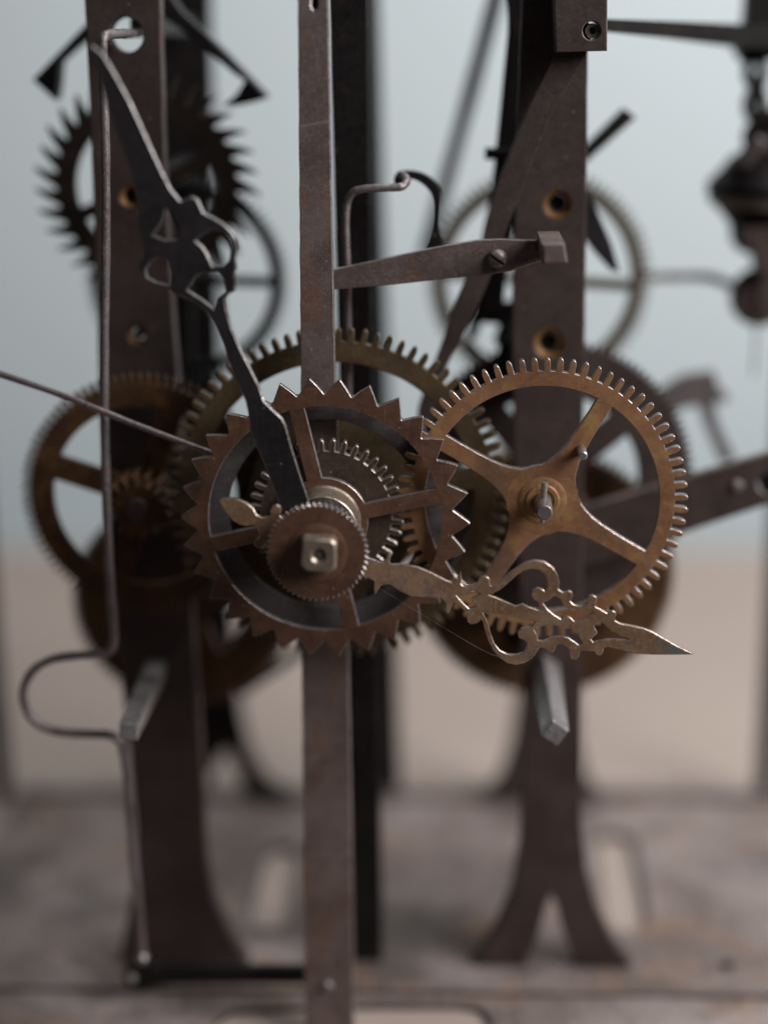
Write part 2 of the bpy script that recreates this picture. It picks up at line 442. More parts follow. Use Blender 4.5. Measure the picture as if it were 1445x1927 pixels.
# ================================================================== SETTING
ZP = -227.0                                  # top of the base plate
ZT = ZP - 4.4                               # table top
bm = bmesh.new()
YW = 716.0
for (x0, x1, y0, y1, z) in ((-1600, 1800, -160, YW, ZT),):
    vs = [bm.verts.new(p) for p in ((x0, y0, z), (x1, y0, z), (x1, y1, z), (x0, y1, z), (x0, y0, z - 30), (x1, y0, z - 30), (x1, y1, z - 30), (x0, y1, z - 30))]
    for f in ((0, 1, 2, 3), (7, 6, 5, 4), (0, 4, 5, 1), (1, 5, 6, 2), (2, 6, 7, 3), (3, 7, 4, 0)): bm.faces.new([vs[i] for i in f])
o = link_mesh('table_top', bm, 'table'); o['kind'] = 'structure'
bm = bmesh.new()
vs = [bm.verts.new(p) for p in ((-1900, YW + 240, -900), (2400, YW + 240, -900), (2400, YW + 240, 1500), (-1900, YW + 240, 1500),
                                (-1900, YW + 300, -900), (2400, YW + 300, -900), (2400, YW + 300, 1500), (-1900, YW + 300, 1500))]
for f in ((0, 1, 2, 3), (7, 6, 5, 4), (0, 4, 5, 1), (1, 5, 6, 2), (2, 6, 7, 3), (3, 7, 4, 0)): bm.faces.new([vs[i] for i in f])
o = link_mesh('wall', bm, 'wall'); o['kind'] = 'structure'

# ================================================================== FRAME
YM, YB, YF = 65.0, 228.0, 14.0
frame = thing('clock_frame', 'rusty brown iron clock frame of upright bars standing on a slotted base plate', 'clock frame', (60, 100, ZP))

def flat_z(name, loops, ztop, th, mats, parent, bev=0.6):
    """horizontal plate, loops in x/y"""
    bm = bmesh.new(); plate_bm(bm, loops, -ztop, th, bev)
    for v in bm.verts: v.co = Vector((v.co.x, v.co.z, -v.co.y))
    return link_mesh(name, bm, mats, parent)
def zpoly(pts, z): return [(lambda p: (p.x, p.y))(PZ(x, y, z)) for x, y in pts]
def rrect(x0, x1, y0, y1, r, n=5):
    out = []
    for cx, cy, a in ((x1 - r, y1 - r, 0), (x0 + r, y1 - r, 90), (x0 + r, y0 + r, 180), (x1 - r, y0 + r, 270)):
        for k in range(n + 1):
            t = math.radians(a + 90 * k / n); out.append((cx + r * math.cos(t), cy + r * math.sin(t)))
    return out
pl_out = [(-190, 44), (260, 44), (260, 250), (-190, 250)]
slotL = zpoly([(468, 1725), (480, 1742), (520, 1745), (545, 1735), (562, 1640), (566, 1605), (552, 1590), (520, 1590), (500, 1605)], ZP)
slotR = zpoly([(1120, 1580), (1135, 1566), (1170, 1566), (1190, 1580), (1218, 1715), (1212, 1742), (1185, 1752), (1155, 1745), (1140, 1725)], ZP)
hole = [(lambda c: (c.x + 3.2 * math.cos(a * math.pi / 10), c.y + 3.2 * math.sin(a * math.pi / 10)))(PZ(1365, 1815, ZP)) for a in range(20)]
flat_z('base_plate', [pl_out, slotL, slotR, hole], ZP, 4.0, ['plate', 'bar'], frame)
cut = zpoly([(395, 2010), (405, 1925), (440, 1902), (640, 1893), (860, 1893), (905, 1900), (922, 1922), (925, 2010)], ZP - 2.2)
flat_z('front_rail', [[(-190, -75), (260, -75), (260, 45.5), (-190, 45.5)], cut], ZP - 1.6, 2.6, ['plate', 'bar'], frame)
back_rail = [(-190, 238), (260, 238), (260, 251), (-190, 251)]
flat_z('back_rail', [back_rail], ZP + 3.0, 2.8, ['plate', 'bar'], frame)

# mid-plane bars
lb_hole = [circ(238, 66, 32, YM), circ(246, 371, 20, YM, 32), circ(259, 631, 18, YM, 32)]
lb = poly([(157, -60), (163, 60), (168, 160), (173, 300), (182, 560), (190, 800), (205, 1050), (226, 1250), (247, 1450), (256, 1560),
           (252, 1660), (238, 1740), (222, 1819), (470, 1819), (432, 1757), (402, 1690), (388, 1610), (384, 1500), (372, 1300),
           (358, 1100), (346, 900), (334, 700), (322, 540), (309, 300), (303, 60), (301, -60)], YM)
plate('frame_bar', [wob(lb)] + lb_hole, YM, 9, ['bar', 'bar'], frame, 0.5, label='dark brown iron bar on the left with three drilled holes')
rb_hole = [circ(1049, 384, 27, YM, 32), circ(1034, 646, 29, YM, 32)]
rb = poly([(985, -60), (975, 200), (967, 440), (963, 640), (966, 800), (975, 1050), (984, 1300), (983, 1480), (978, 1590), (962, 1680),
           (930, 1755), (886, 1819), (988, 1819), (1012, 1765), (1027, 1705), (1037, 1683), (1047, 1705), (1062, 1765), (1084, 1819), (1188, 1819), (1150, 1768), (1120, 1705), (1102, 1635),
           (1094, 1550), (1094, 1300), (1096, 900), (1100, 640), (1104, 300), (1105, 95), (1106, -60)], YM)
plate('frame_bar', [wob(rb)] + rb_hole, YM, 9, ['bar', 'bar'], frame, 0.5, label='brown iron bar on the right with a forked foot')
cb = poly([(616, -60), (620, 60), (632, 600), (648, 1200), (655, 1500), (662, 1819), (719, 1819), (715, 1500), (709, 1200), (698, 600), (691, 60), (689, -60)], YM)
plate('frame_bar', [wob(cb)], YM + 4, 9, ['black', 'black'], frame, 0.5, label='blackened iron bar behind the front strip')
# back-plane bars
blb = poly([(290, -60), (300, 700), (345, 1250), (360, 1400), (350, 1450), (315, 1506), (380, 1506), (408, 1440), (425, 1410), (440, 1440), (470, 1506), (562, 1506), (500, 1470), (470, 1420), (452, 1340), (440, 1200), (415, 700), (396, 60), (394, -60)], YB)
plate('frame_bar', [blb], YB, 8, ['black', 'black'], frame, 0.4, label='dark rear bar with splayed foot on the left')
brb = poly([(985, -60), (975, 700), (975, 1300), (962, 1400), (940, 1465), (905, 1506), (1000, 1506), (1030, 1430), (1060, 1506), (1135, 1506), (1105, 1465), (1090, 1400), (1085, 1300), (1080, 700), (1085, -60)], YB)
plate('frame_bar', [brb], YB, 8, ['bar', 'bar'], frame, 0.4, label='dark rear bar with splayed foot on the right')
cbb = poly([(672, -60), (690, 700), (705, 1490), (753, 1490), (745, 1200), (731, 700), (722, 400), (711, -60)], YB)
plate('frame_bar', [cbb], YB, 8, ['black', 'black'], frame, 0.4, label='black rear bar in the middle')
# corner posts at the back
for bx in ((5, 1492), (1440, 1488)):
    q = PZ(bx[0], bx[1], ZP + 2)
    bm = bmesh.new(); tube_bm(bm, [(q.x, q.y, ZP + 0.5), (q.x, q.y, 250)], 5.6, 16)
    link_mesh('corner_post', bm, 'black', frame)
# front strip
slot = poly([(586, -30), (586, 14), (590, 19), (596, 18), (599, 12), (599, -30)], YF)
fs = poly([(560, -60), (561, 60), (562, 200), (564, 450), (566, 700), (567, 960), (568, 1240), (570, 1500), (573, 1800), (575, 1965),
           (666, 1965), (664, 1800), (660, 1500), (656, 1240), (643, 960), (632, 740), (627, 550), (623, 330), (619, 60), (617, -60)], YF)
plate('front_strip', [wob(fs, 4, 0.11), slot], YF, 5.5, ['strip', 'iron_edge'], frame, 0.35, label='flat iron strip in front, lit along its right edge')
plate('slot_backing', [poly([(584, -40), (584, 24), (601, 24), (601, -40)], YF + 5.6)], YF + 5.6, 3, ['black', 'black'], frame, 0.2)  # added black plate, blocks the light that showed through the slot
lathe('rivet', P(615, 1856, YF), [(-1.8, 0.6), (-1.6, 1.8), (-0.8, 2.7), (0.3, 3.0)], 'screw', frame, sides=24)

# bushings in the two mid bars
def bushing(px, py, ro, ri, mat='ochre'):
    k = mmpp(px, py, YM); c = P(px, py, YM)
    bm = bmesh.new(); prof = [(7.0, ro * k * 1.02), (0.3, ro * k * 1.02), (0.25, ro * k * .97), (2.6, ri * k), (6.8, ri * k)]
    rings = []
    for t, r in prof:
        rings.append([bm.verts.new((c.x + r * math.cos(2 * math.pi * i / 32), c.y + t, c.z + r * math.sin(2 * math.pi * i / 32))) for i in range(32)])
    for r0, r1 in zip(rings, rings[1:]):
        for i in range(32): bm.faces.new((r0[i], r0[(i + 1) % 32], r1[(i + 1) % 32], r1[i]))
    bo = link_mesh('bushing', bm, mat, frame)
    lathe('pivot', (c.x, c.y + 5.0, c.z), [(0, ri * k * .8), (3.5, ri * k * .8)], 'black', bo, sides=20)
bushing(1049, 384, 27, 18); bushing(1034, 646, 29, 19)
bushing(246, 371, 20, 12); bushing(259, 631, 18, 12)
# block screwed to the right bar
blk = poly([(1040, -60), (1143, -60), (1142, 96), (1046, 98)], 44)
bb = plate('bracket_block', [blk, circ(1113, 58, 17, 44, 24)], 44, 20, ['bar', 'iron'], frame, 0.4)
lathe('screw', P(1113, 58, 47), [(0.0, 1.0), (-1.5, 1.4), (-1.6, 2.6), (4, 2.7)], 'bar', bb, sides=24)

# ================================================================== WHEELS
# --- star wheel with pointed teeth, the nearest one
wk = []
t, c, k = make_wheel('star_wheel', 'brown star wheel with thirty pointed teeth and four spokes, in sharp focus at centre', 'gear wheel',
                     STAR_PX, 0.0, 272, 242, 219, 82, 30, 'star', [12.5, 102.5, 192.5, 282.5], 29, 3.0, ['bronze', 'bronze_edge'],
                     phase=math.radians(94.8), bev=0.22)
star = t
# ring plate behind the star wheel
plate('backing_ring', [circ(613, 968, 234, 10, 96), circ(613, 968, 183, 10, 96)], 10.0, 2.2, ['ring', 'ring'], star, 0.2)
sn = []
cs = P(614, 966, 21); ks = mmpp(614, 966, 21)
for i_ in range(120):
    a_ = 2 * math.pi * i_ / 120; d_ = math.degrees(a_)
    r_ = 208 if 195 <= d_ <= 282 else (172 if 282 < d_ else 120 + 40 * d_ / 195)
    sn.append((cs.x + r_ * ks * math.cos(a_), cs.z + r_ * ks * math.sin(a_)))
plate('snail_cam', [sn], 21.0, 2.5, ['olive', 'olive'], star, 0.3)
lathe('arbor', (0, 0, 0), [(-33, 3.0), (-33, 5.0), (70, 5.0)], 'iron', star, sides=24)
lathe('collar', (0, 0, 0), [(-13.6, 8.0), (-13.6, 12.7), (-13.1, 13.2), (-2.0, 13.2), (-1.2, 13.8), (0.6, 13.8)], 'nut', star, sides=64)

# --- cannon wheel with small teeth meshing with the right wheel
t, c, k = make_wheel('cannon_wheel', 'small dark toothed wheel seen through the spokes of the star wheel', 'gear wheel',
                     (614, 969), 5.0, 146, 124, 60, 59, 40, 'spur', [], 10, 3.2, ['cannon', 'cannon_edge'], phase=0.05, bev=0.25)
lathe('hub_disc', (c.x, 5.2, c.z), [(0, 12.0), (0, 12.05), (2.6, 12.05)], 'cannon', t, sides=48)
lathe('arbor_tube', (c.x, 0, c.z), [(3.2, 7.0), (13.5, 7.0)], 'iron', t, sides=32)

# --- right wheel
side = [(48.1, 48.1), (56, 39), (66, 31.5), (80, 25.5), (98, 20.5), (120, 17.5), (150, 15.8), (185, 15.4), (math.sqrt(220 ** 2 - 15.8 ** 2), 15.8)]
t, c, k = make_wheel('brass_gear', 'golden brown gear with rounded teeth and four curved spokes, right of the star wheel', 'gear wheel',
                     (1020, 942), 6.0, 273, 248, 220, 68.02, 70, 'spur', [59, 149, 239, 329], 30, 3.2, ['brass', 'brass_edge'], phase=0.02, side=side, bev=0.18)
rw = t
lathe('hub_collar', (c.x, 6.0, c.z), [(-0.2, 4.2), (-0.9, 4.6), (-1.0, 6.0), (-0.4, 6.6), (-0.4, 8.6), (-0.1, 9.2), (0.3, 9.3)], 'brass', rw, sides=48)
bm = bmesh.new(); lathe_bm(bm, (c.x, 0, c.z), [(-11.0, 2.5), (-10.5, 3.0), (-3, 3.3), (30, 3.3)], sides=22, rot=.2); link_mesh('arbor', bm, 'screw', rw)
tube('taper_pin', [(c.x + .4, -1.2, c.z + 9.0), (c.x - .2, -1.4, c.z - 6.6)], [1.25, .75], 'steel', rw, 10, False)
pp = P(1092, 846, 6)
bm = bmesh.new(); tube_bm(bm, [pp + Vector((0, 1, 0)), pp + Vector((0.2, -3.5, .1)), pp + Vector((0.3, -8.6, -.2)), pp + Vector((.3, -9.0, -.2))], [1.9, 1.85, 1.7, 1.2], 12)
link_mesh('peg', bm, 'steel', rw)

# --- mid wheel behind the strip
t, c, k = make_wheel('wide_gear', 'large olive brass gear behind the star wheel, its teeth showing above it', 'gear wheel',
                     (633, 936), 30.0, 322, 297, 258, 165, 82, 'spur', [8, 98, 188, 278], 40, 3.6, ['olive', 'olive'], phase=0.01, bev=0.25)
lathe('arbor', (c.x, 0, c.z), [(29, 6), (62, 6)], 'iron', t, sides=24)

lathe('gap_cover_disc', (c.x, 34.2, c.z), [(0, 20), (0, 184 * k), (2, 184 * k), (2, 20)], 'bar', t, sides=72)  # added dark disc, blocks bright background showing between the wheels
# --- left wheel in front of the left bar
t, c, k = make_wheel('rusty_gear', 'rust brown gear with fine teeth and small central pinion, crossing the left bar', 'gear wheel',
                     (273, 934), 50.0, 235, 216, 174, 52, 92, 'coarse', [71, 161, 250, 340], 46, 3.6, ['rusty', 'rusty'], phase=0.0, bev=0.25)
pin = tooth_profile('coarse', 16, 62 * k, 44 * k, 0.1)
plate('pinion', [[(c.x + x, c.z + z) for x, z in pin]], 33, 16.8, ['rusty', 'rusty'], t, 0.3)
lathe('arbor', (c.x, 0, c.z), [(28.5, 2.0), (29, 4.2), (64, 4.2)], 'bar', t, sides=24)

# --- escape wheel
t, c, k = make_wheel('escape_wheel', 'black escape wheel with hooked saw teeth at upper left', 'gear wheel',
                     (276, 352), 108.0, 213, 170, 134, 40, 33, 'saw', [22, 112, 202, 292], 26, 4.0, ['umber', 'umber'], phase=0.03, bev=0.3)
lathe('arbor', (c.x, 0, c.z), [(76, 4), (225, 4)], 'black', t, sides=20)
# --- small train wheel behind it
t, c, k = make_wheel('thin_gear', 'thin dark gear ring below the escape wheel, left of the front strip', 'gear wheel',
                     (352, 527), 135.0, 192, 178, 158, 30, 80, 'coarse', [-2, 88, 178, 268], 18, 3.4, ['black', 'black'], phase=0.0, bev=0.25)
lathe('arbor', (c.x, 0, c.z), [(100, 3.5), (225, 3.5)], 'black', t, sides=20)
# --- great wheels low on each side
t, c, k = make_wheel('great_wheel', 'dark ochre great wheel low on the left behind the wire loop', 'gear wheel',
                     (342, 1138), 100.0, 208, 194, 120, 60, 84, 'coarse', [20, 110, 200, 290], 60, 6.0, ['rusty', 'rusty'], phase=0.0, bev=0.3)
q = P(242, 1376, -4); bm = bmesh.new()
lathe_bm(bm, (q.x, 0, q.z), [(-4.6, 4.6), (-4, 5.0), (60, 5.6), (112, 5.8)], sides=4, rot=math.radians(41)); link_mesh('winding_square', bm, 'square', t, smooth=False)
t, c, k = make_wheel('great_wheel', 'ochre great wheel low on the right behind the gold gear', 'gear wheel',
                     (1022, 1082), 112.0, 247, 236, 150, 90, 96, 'coarse', [5, 95, 185, 275], 70, 6.0, ['rusty', 'rusty'], phase=0.0, bev=0.3)
lathe('drum', (c.x, 118.5, c.z), [(0, 40), (0, 44), (70, 44), (70, 40)], 'olive', t, sides=56)
q = P(1044, 1379, -6); bm = bmesh.new()
lathe_bm(bm, (q.x, 0, q.z), [(-6.6, 5.0), (-6, 5.4), (66, 5.7), (117, 5.8)], sides=4, rot=math.radians(10)); link_mesh('winding_square', bm, 'square', t, smooth=False)
# --- dark wheel behind the right bar
t, c, k = make_wheel('dark_gear', 'dark brown gear whose toothed edge shows just outside the gold gear', 'gear wheel',
                     (1035, 903), 92.0, 268, 258, 165, 60, 110, 'coarse', [40, 130, 220, 310], 50, 4.0, ['bar', 'bar'], phase=0.0, bev=0.25)
lathe('arbor', (c.x, 0, c.z), [(60, 4), (225, 4)], 'bar', t, sides=20)
# --- upper right train wheel
t, c, k = make_wheel('thin_brass_gear', 'thin blurred brass gear ring behind the right bar, upper right', 'gear wheel',
                     (1013, 527), 145.0, 213, 196, 173, 30, 84, 'coarse', [-4, 86, 176, 266], 20, 3.2, ['dull', 'dull'], phase=0.0, bev=0.25)
lathe('arbor', (c.x, 0, c.z), [(78, 4), (225, 4)], 'bar', t, sides=20)

# ================================================================== HANDS AND FRONT PIECES
def from_crop(pts, ox, oy, s): return [(ox + x / s, oy + y / s) for x, y in pts]
A = lambda pts: from_crop(pts, 820, 1020, 2.89)
B = lambda pts: from_crop(pts, 380, 880, 2.89)
YH = -29.0
mh_out = (B([(870, 488), (905, 492), (940, 503), (965, 514), (990, 512), (1004, 490), (1018, 448), (1027, 478), (1020, 512), (1026, 527), (1090, 526), (1170, 540), (1250, 573), (1330, 614), (1362, 626)])
          + A([(108, 212), (122, 190), (134, 163), (140, 200), (136, 226), (146, 238), (165, 240), (205, 231), (228, 222), (236, 205), (248, 192), (266, 187), (284, 193), (293, 208), (290, 226), (300, 240), (318, 240), (350, 210), (400, 168), (450, 134), (492, 110), (540, 100), (590, 107), (635, 138), (662, 180), (671, 225), (665, 256),
               (674, 264), (690, 273), (706, 272), (722, 265), (738, 272), (744, 290), (738, 308), (730, 322), (748, 340), (780, 350), (806, 345), (824, 330), (820, 308), (832, 294), (850, 289), (868, 296), (876, 312), (868, 334), (866, 352), (900, 369), (930, 388), (944, 380), (960, 374), (976, 381), (981, 396), (972, 412), (975, 428), (1000, 443), (1060, 455), (1130, 470), (1180, 490), (1240, 525), (1300, 560), (1360, 590), (1407, 612),
               (1300, 614), (1180, 614), (1090, 608), (1020, 592), (960, 576), (930, 571), (912, 576), (908, 600), (898, 615), (882, 619), (869, 609), (862, 597), (830, 594), (795, 591), (781, 597), (778, 620), (766, 637), (748, 642), (732, 633), (725, 613), (726, 595), (715, 575), (690, 558), (665, 555), (650, 568), (646, 588), (632, 603), (614, 599), (600, 582), (580, 577), (563, 574), (545, 605), (520, 635), (480, 660), (435, 670), (390, 660), (345, 630), (310, 590), (285, 540), (265, 480), (254, 434), (243, 420),
               (228, 432), (212, 445), (191, 448), (173, 437), (168, 412), (170, 394), (150, 370), (120, 345), (98, 328), (90, 345), (65, 390), (54, 370), (57, 338), (48, 318)])
          + B([(1300, 712), (1240, 706), (1180, 704), (1130, 698), (1070, 670), (1030, 640), (995, 630), (970, 645), (942, 691), (935, 665), (938, 622), (905, 600), (870, 596), (700, 640), (500, 560), (400, 470), (345, 415), (338, 430), (322, 438), (303, 438), (286, 425), (284, 404), (298, 390), (316, 378), (312, 350), (292, 318), (270, 314), (245, 319), (205, 311), (165, 285), (130, 240), (100, 190), (97, 178), (112, 170), (150, 167), (200, 174), (248, 195), (280, 222), (297, 256), (325, 272), (366, 268), (376, 258), (371, 236), (384, 209), (406, 201), (426, 212), (432, 238), (424, 262), (450, 300), (700, 380)]))
mh_holes = [A(h) for h in (
    [(112, 292), (140, 293), (175, 286), (210, 262), (243, 282), (218, 296), (192, 308), (200, 335), (222, 352), (200, 360), (180, 362), (150, 335)],
    [(288, 288), (350, 312), (430, 350), (470, 338), (510, 355), (558, 371), (561, 345), (556, 325), (534, 314), (518, 288), (526, 262), (550, 250), (575, 256), (590, 265), (604, 245), (607, 212), (596, 178), (562, 151), (520, 146), (480, 155), (440, 180), (390, 225), (350, 260), (315, 277)],
    [(584, 334), (620, 312), (642, 294), (665, 299), (680, 315), (695, 345), (720, 370), (770, 381), (820, 373), (843, 366), (855, 385), (825, 405), (790, 424), (752, 433), (738, 416), (722, 405), (700, 406), (680, 420), (640, 395), (605, 365)],
    [(256, 386), (330, 390), (400, 397), (438, 412), (470, 428), (520, 422), (540, 435), (522, 462), (500, 468), (466, 472), (444, 492), (452, 522), (480, 535), (495, 548), (495, 572), (480, 600), (440, 614), (392, 612), (348, 590), (318, 555), (298, 500), (278, 430)],
    [(532, 478), (560, 462), (610, 451), (660, 456), (685, 473), (715, 475), (738, 463), (770, 500), (796, 554), (776, 560), (756, 545), (720, 520), (670, 513), (630, 520), (600, 535), (580, 540), (556, 536), (550, 508)],
    [(860, 460), (888, 433), (910, 446), (945, 480), (1000, 510), (1058, 532), (1000, 530), (930, 530), (880, 540), (856, 546), (842, 530), (878, 495)])]
c = P(599, 1030, YH)
mh = thing('minute_hand', 'brown pierced minute hand with scrolls and greenish tip pointing lower right', 'clock hand', (0, YH, 0))
plate('pierced_blade', [poly(mh_out, YH)] + [poly(h, YH) for h in mh_holes], YH, 1.7, ['hand', 'hand_edge'], mh, 0.22)

YHH = -21.0
C4 = lambda pts: from_crop(pts, 240, 340, 3.107)
hh_out = ([(172, 84), (195, 102), (218, 140), (246, 192), (275, 256), (305, 322), (322, 356), (340, 378)]
          + C4([(340, 110), (375, 92), (410, 108), (430, 150), (445, 185), (500, 215), (560, 250), (610, 295), (637, 345), (645, 400), (632, 460), (640, 510), (628, 545), (636, 600), (626, 645), (590, 665), (570, 690), (580, 760), (610, 860), (660, 980), (715, 1090), (770, 1200), (800, 1290), (850, 1340), (905, 1390), (925, 1430), (960, 1560), (1010, 1720), (1066, 1890), (900, 1925), (850, 1790), (800, 1660), (755, 1560), (715, 1460), (712, 1390), (690, 1290), (640, 1180), (590, 1060), (560, 960), (510, 850), (460, 770), (400, 715), (320, 680), (240, 640), (160, 605), (100, 580), (68, 530), (75, 480), (100, 450), (100, 380), (80, 320), (60, 250), (70, 170), (52, 100), (40, 20)])
          + [(236, 292), (214, 232), (194, 170), (176, 110)])
hh_holes = [C4(h) for h in (
    [(400, 352), (440, 318), (490, 292), (548, 296), (594, 345), (606, 400), (590, 470), (556, 500), (500, 502), (486, 470), (470, 430), (440, 385)],
    [(352, 640), (380, 600), (400, 562), (440, 540), (530, 538), (562, 590), (572, 650), (520, 690), (505, 745), (430, 690)],
    [(108, 525), (132, 485), (175, 455), (232, 470), (262, 540), (250, 612), (170, 595), (118, 566)],
    [(150, 320), (200, 250), (228, 170), (262, 190), (300, 270), (290, 345), (215, 345)])]
hh = thing('hour_hand', 'dark blued steel hour hand with pierced scrolls pointing to upper left', 'clock hand', (0, YHH, 0))
plate('pierced_blade', [poly(hh_out, YHH)] + [poly(h, YHH) for h in hh_holes], YHH, 2.2, ['blue', 'blue_edge'], hh, 0.45)
lathe('boss', (0, 0, 0), [(-21.6, 6.0), (-21.6, 12.0), (-21.2, 12.4), (-13.9, 12.4)], 'blue', hh, sides=56)

# small ratchet disc and the square nut
cg = P(597, 1040, -36); kg = mmpp(597, 1040, -36)
rd = thing('ratchet_disc', 'small brown disc with fine ratchet teeth at the centre of the hands', 'ratchet disc', cg)
fr = tooth_profile('fine', 54, 97 * kg, 91 * kg, 0.0)
plate('toothed_plate', [[(cg.x + x, cg.z + z) for x, z in fr]], -36, 2.6, ['bronze', 'bronze_edge'], rd, 0.2)
lathe('raised_rim', (cg.x, 0, cg.z), [(-36.5, 7.0), (-36.5, 9.6), (-36.1, 10.8), (-35.8, 11.0)], 'bronze', rd, sides=48)
lathe('spacer', (cg.x, 0, cg.z), [(-33.6, 8.0), (-27.2, 8.0)], 'iron', rd, sides=32)
cn = P(600, 1046, -44.5); kn = mmpp(600, 1046, -44.5)
nt_ = thing('square_nut', 'worn square nut with a round centre hole on the small disc', 'nut', cn)
hw = 33 * kn; cc = 9 * kn; c2 = 4 * kn
sqp = [(-hw, -hw + cc * 1.3), (-hw + cc * 1.3, -hw), (hw - cc, -hw), (hw, -hw + cc), (hw, hw - cc), (hw - cc, hw), (-hw + c2, hw), (-hw, hw - c2)]
ra = math.radians(-2)
sqp = [(cn.x + x * math.cos(ra) - z * math.sin(ra), cn.z + x * math.sin(ra) + z * math.cos(ra)) for x, z in sqp]
hc = [(cn.x + 11 * kn * math.cos(2 * math.pi * i / 28), cn.z + 11 * kn * math.sin(2 * math.pi * i / 28)) for i in range(28)]
plate('nut_body', [sqp, hc], -44.5, 7.7, ['nut', 'nut'], nt_, 0.9)
lathe('bolt_end', (cn.x, 0, cn.z), [(-43.4, 0.8), (-43.0, 10.6 * kn), (-37, 10.6 * kn)], 'iron', nt_, sides=28)

# ================================================================== LEVERS, WIRES
# flat lever with screw and stud
YL = 26.0
lev = thing('flat_lever', 'flat brown lever with slotted screw and square stud, reaching from strip to right bar', 'lever', P(935, 487, YL))
plate('arm', [poly([(590, 516), (626, 508), (700, 492), (760, 479), (830, 464), (895, 453), (940, 450), (985, 452), (1024, 452), (1026, 489), (990, 500), (960, 510), (900, 520), (820, 527), (740, 536), (630, 545), (590, 548)], YL)], YL, 3.6, ['iron', 'iron_edge'], lev, 0.25)
q = P(935, 487, YL); kk = mmpp(935, 487, YL); rs = 18 * kk
bm = bmesh.new()
ang = math.radians(-35); sw = 0.55
# slotted dome: two half-domes
for sgn in (-1, 1):
    prof = [(-0.2, rs), (-1.6, rs * .97), (-2.6, rs * .80), (-3.2, rs * .5)]
    rows = []
    for ty, r in prof:
        a0 = math.asin(min(1, sw / r)); row = []
        for i in range(15):
            a = a0 + (math.pi - 2 * a0) * i / 14
            x, z = r * math.cos(a), sgn * r * math.sin(a)
            row.append(bm.verts.new((q.x + x * math.cos(ang) - z * math.sin(ang), q.y + ty, q.z + x * math.sin(ang) + z * math.cos(ang))))
        rows.append(row)
    for r0, r1 in zip(rows, rows[1:]):
        for i in range(14): bm.faces.new((r0[i], r0[i + 1], r1[i + 1], r1[i]))
        bm.faces.new((r0[0], r1[0], r1[-1], r0[-1]))
    bm.faces.new(rows[-1])
sh = link_mesh('screw', bm, 'screw', lev)
lathe('screw_seat', (q.x, q.y, q.z), [(-1.3, rs * .9), (-0.8, rs * 1.02), (0.2, rs * 1.06)], 'iron', sh, sides=32)
y0, y1 = -8.0, YL + 1.5
k0 = poly([(1019, 458), (1062, 457), (1068, 495), (1021, 498)], y0)
plate('stud', [k0], y0, y1 - y0, ['iron', 'iron'], lev, 0.7)

# curved striking lever in front of the right bar and its dark partner
YS = 54.0
sl = thing('curved_lever', 'long curved brown lever leaning across the right bar below the block', 'lever', P(1075, 90, YS))
plate('blade', [spoly([(1050, 40), (1045, 95), (1000, 190), (962, 280), (935, 350), (914, 420), (902, 470), (872, 535), (848, 590), (833, 640), (812, 698), (785, 780), (812, 800), (835, 705), (866, 641), (893, 586), (920, 525), (945, 452), (958, 415), (980, 362), (1003, 300), (1035, 220), (1075, 150), (1106, 95), (1106, 40)], YS)], YS, 4.0, ['bar', 'bar'], sl, 0.3)
dl = thing('dark_lever', 'black leaning lever behind the curved brown lever', 'lever', P(960, 0, 92))
plate('blade', [spoly([(960, -40), (955, 60), (945, 160), (934, 270), (922, 370), (905, 460), (893, 560), (900, 600), (940, 600), (955, 500), (975, 380), (1010, 200), (1030, 60), (1032, -40)], 92)], 92, 4.5, ['black', 'black'], dl, 0.3)
pq = P(940, 289, 88)
bm = bmesh.new(); tube_bm(bm, [pq + Vector((-6.0, 0, 0)), pq + Vector((6, 0, 0))], 2.4, 12); link_mesh('pin', bm, 'black', dl)
# spring hook and bent crank wire
sh_ = thing('hook_spring', 'thin black hooked spring rising from the flat lever', 'spring', P(820, 470, 56))
plate('hook', [spoly([(742, 346), (744, 329), (760, 322), (790, 325), (815, 339), (829, 360), (829, 392), (827, 425), (833, 455), (840, 480), (798, 480), (807, 447), (813, 420), (815, 390), (812, 368), (800, 351), (782, 339), (764, 337), (757, 347)], 56)], 56, 5.0, ['black', 'black'], sh_, 0.3)
kw = mmpp(655, 500, 38)
cw = thing('crank_wire', 'bent brown wire rising between strip and middle bar with a hooked top', 'wire', P(658, 850, 38))
tube('rod', [P(659, 860, 38), P(657, 780, 38), P(656, 700, 38), P(654, 560, 38), P(652, 470, 38), P(651, 410, 38), P(654, 380, 38), P(664, 362, 37), P(684, 356, 36), P(715, 354, 36), P(742, 353, 36), P(757, 351, 37), P(765, 343, 40), P(763, 333, 46), P(754, 329, 54), P(752, 332, 62)], 7.4 * kw, 'wire', cw, 16)

# long straight wire on the left
lw = thing('straight_wire', 'thin straight steel wire slanting from the left edge to the star wheel', 'wire', P(395, 851, 9))
tube('rod', [P(-40, 690, 20), P(120, 745, 17), P(250, 797, 14), P(400, 853, 9)], [6.6 * kw, 5.4 * kw], 'wire', lw, 14)
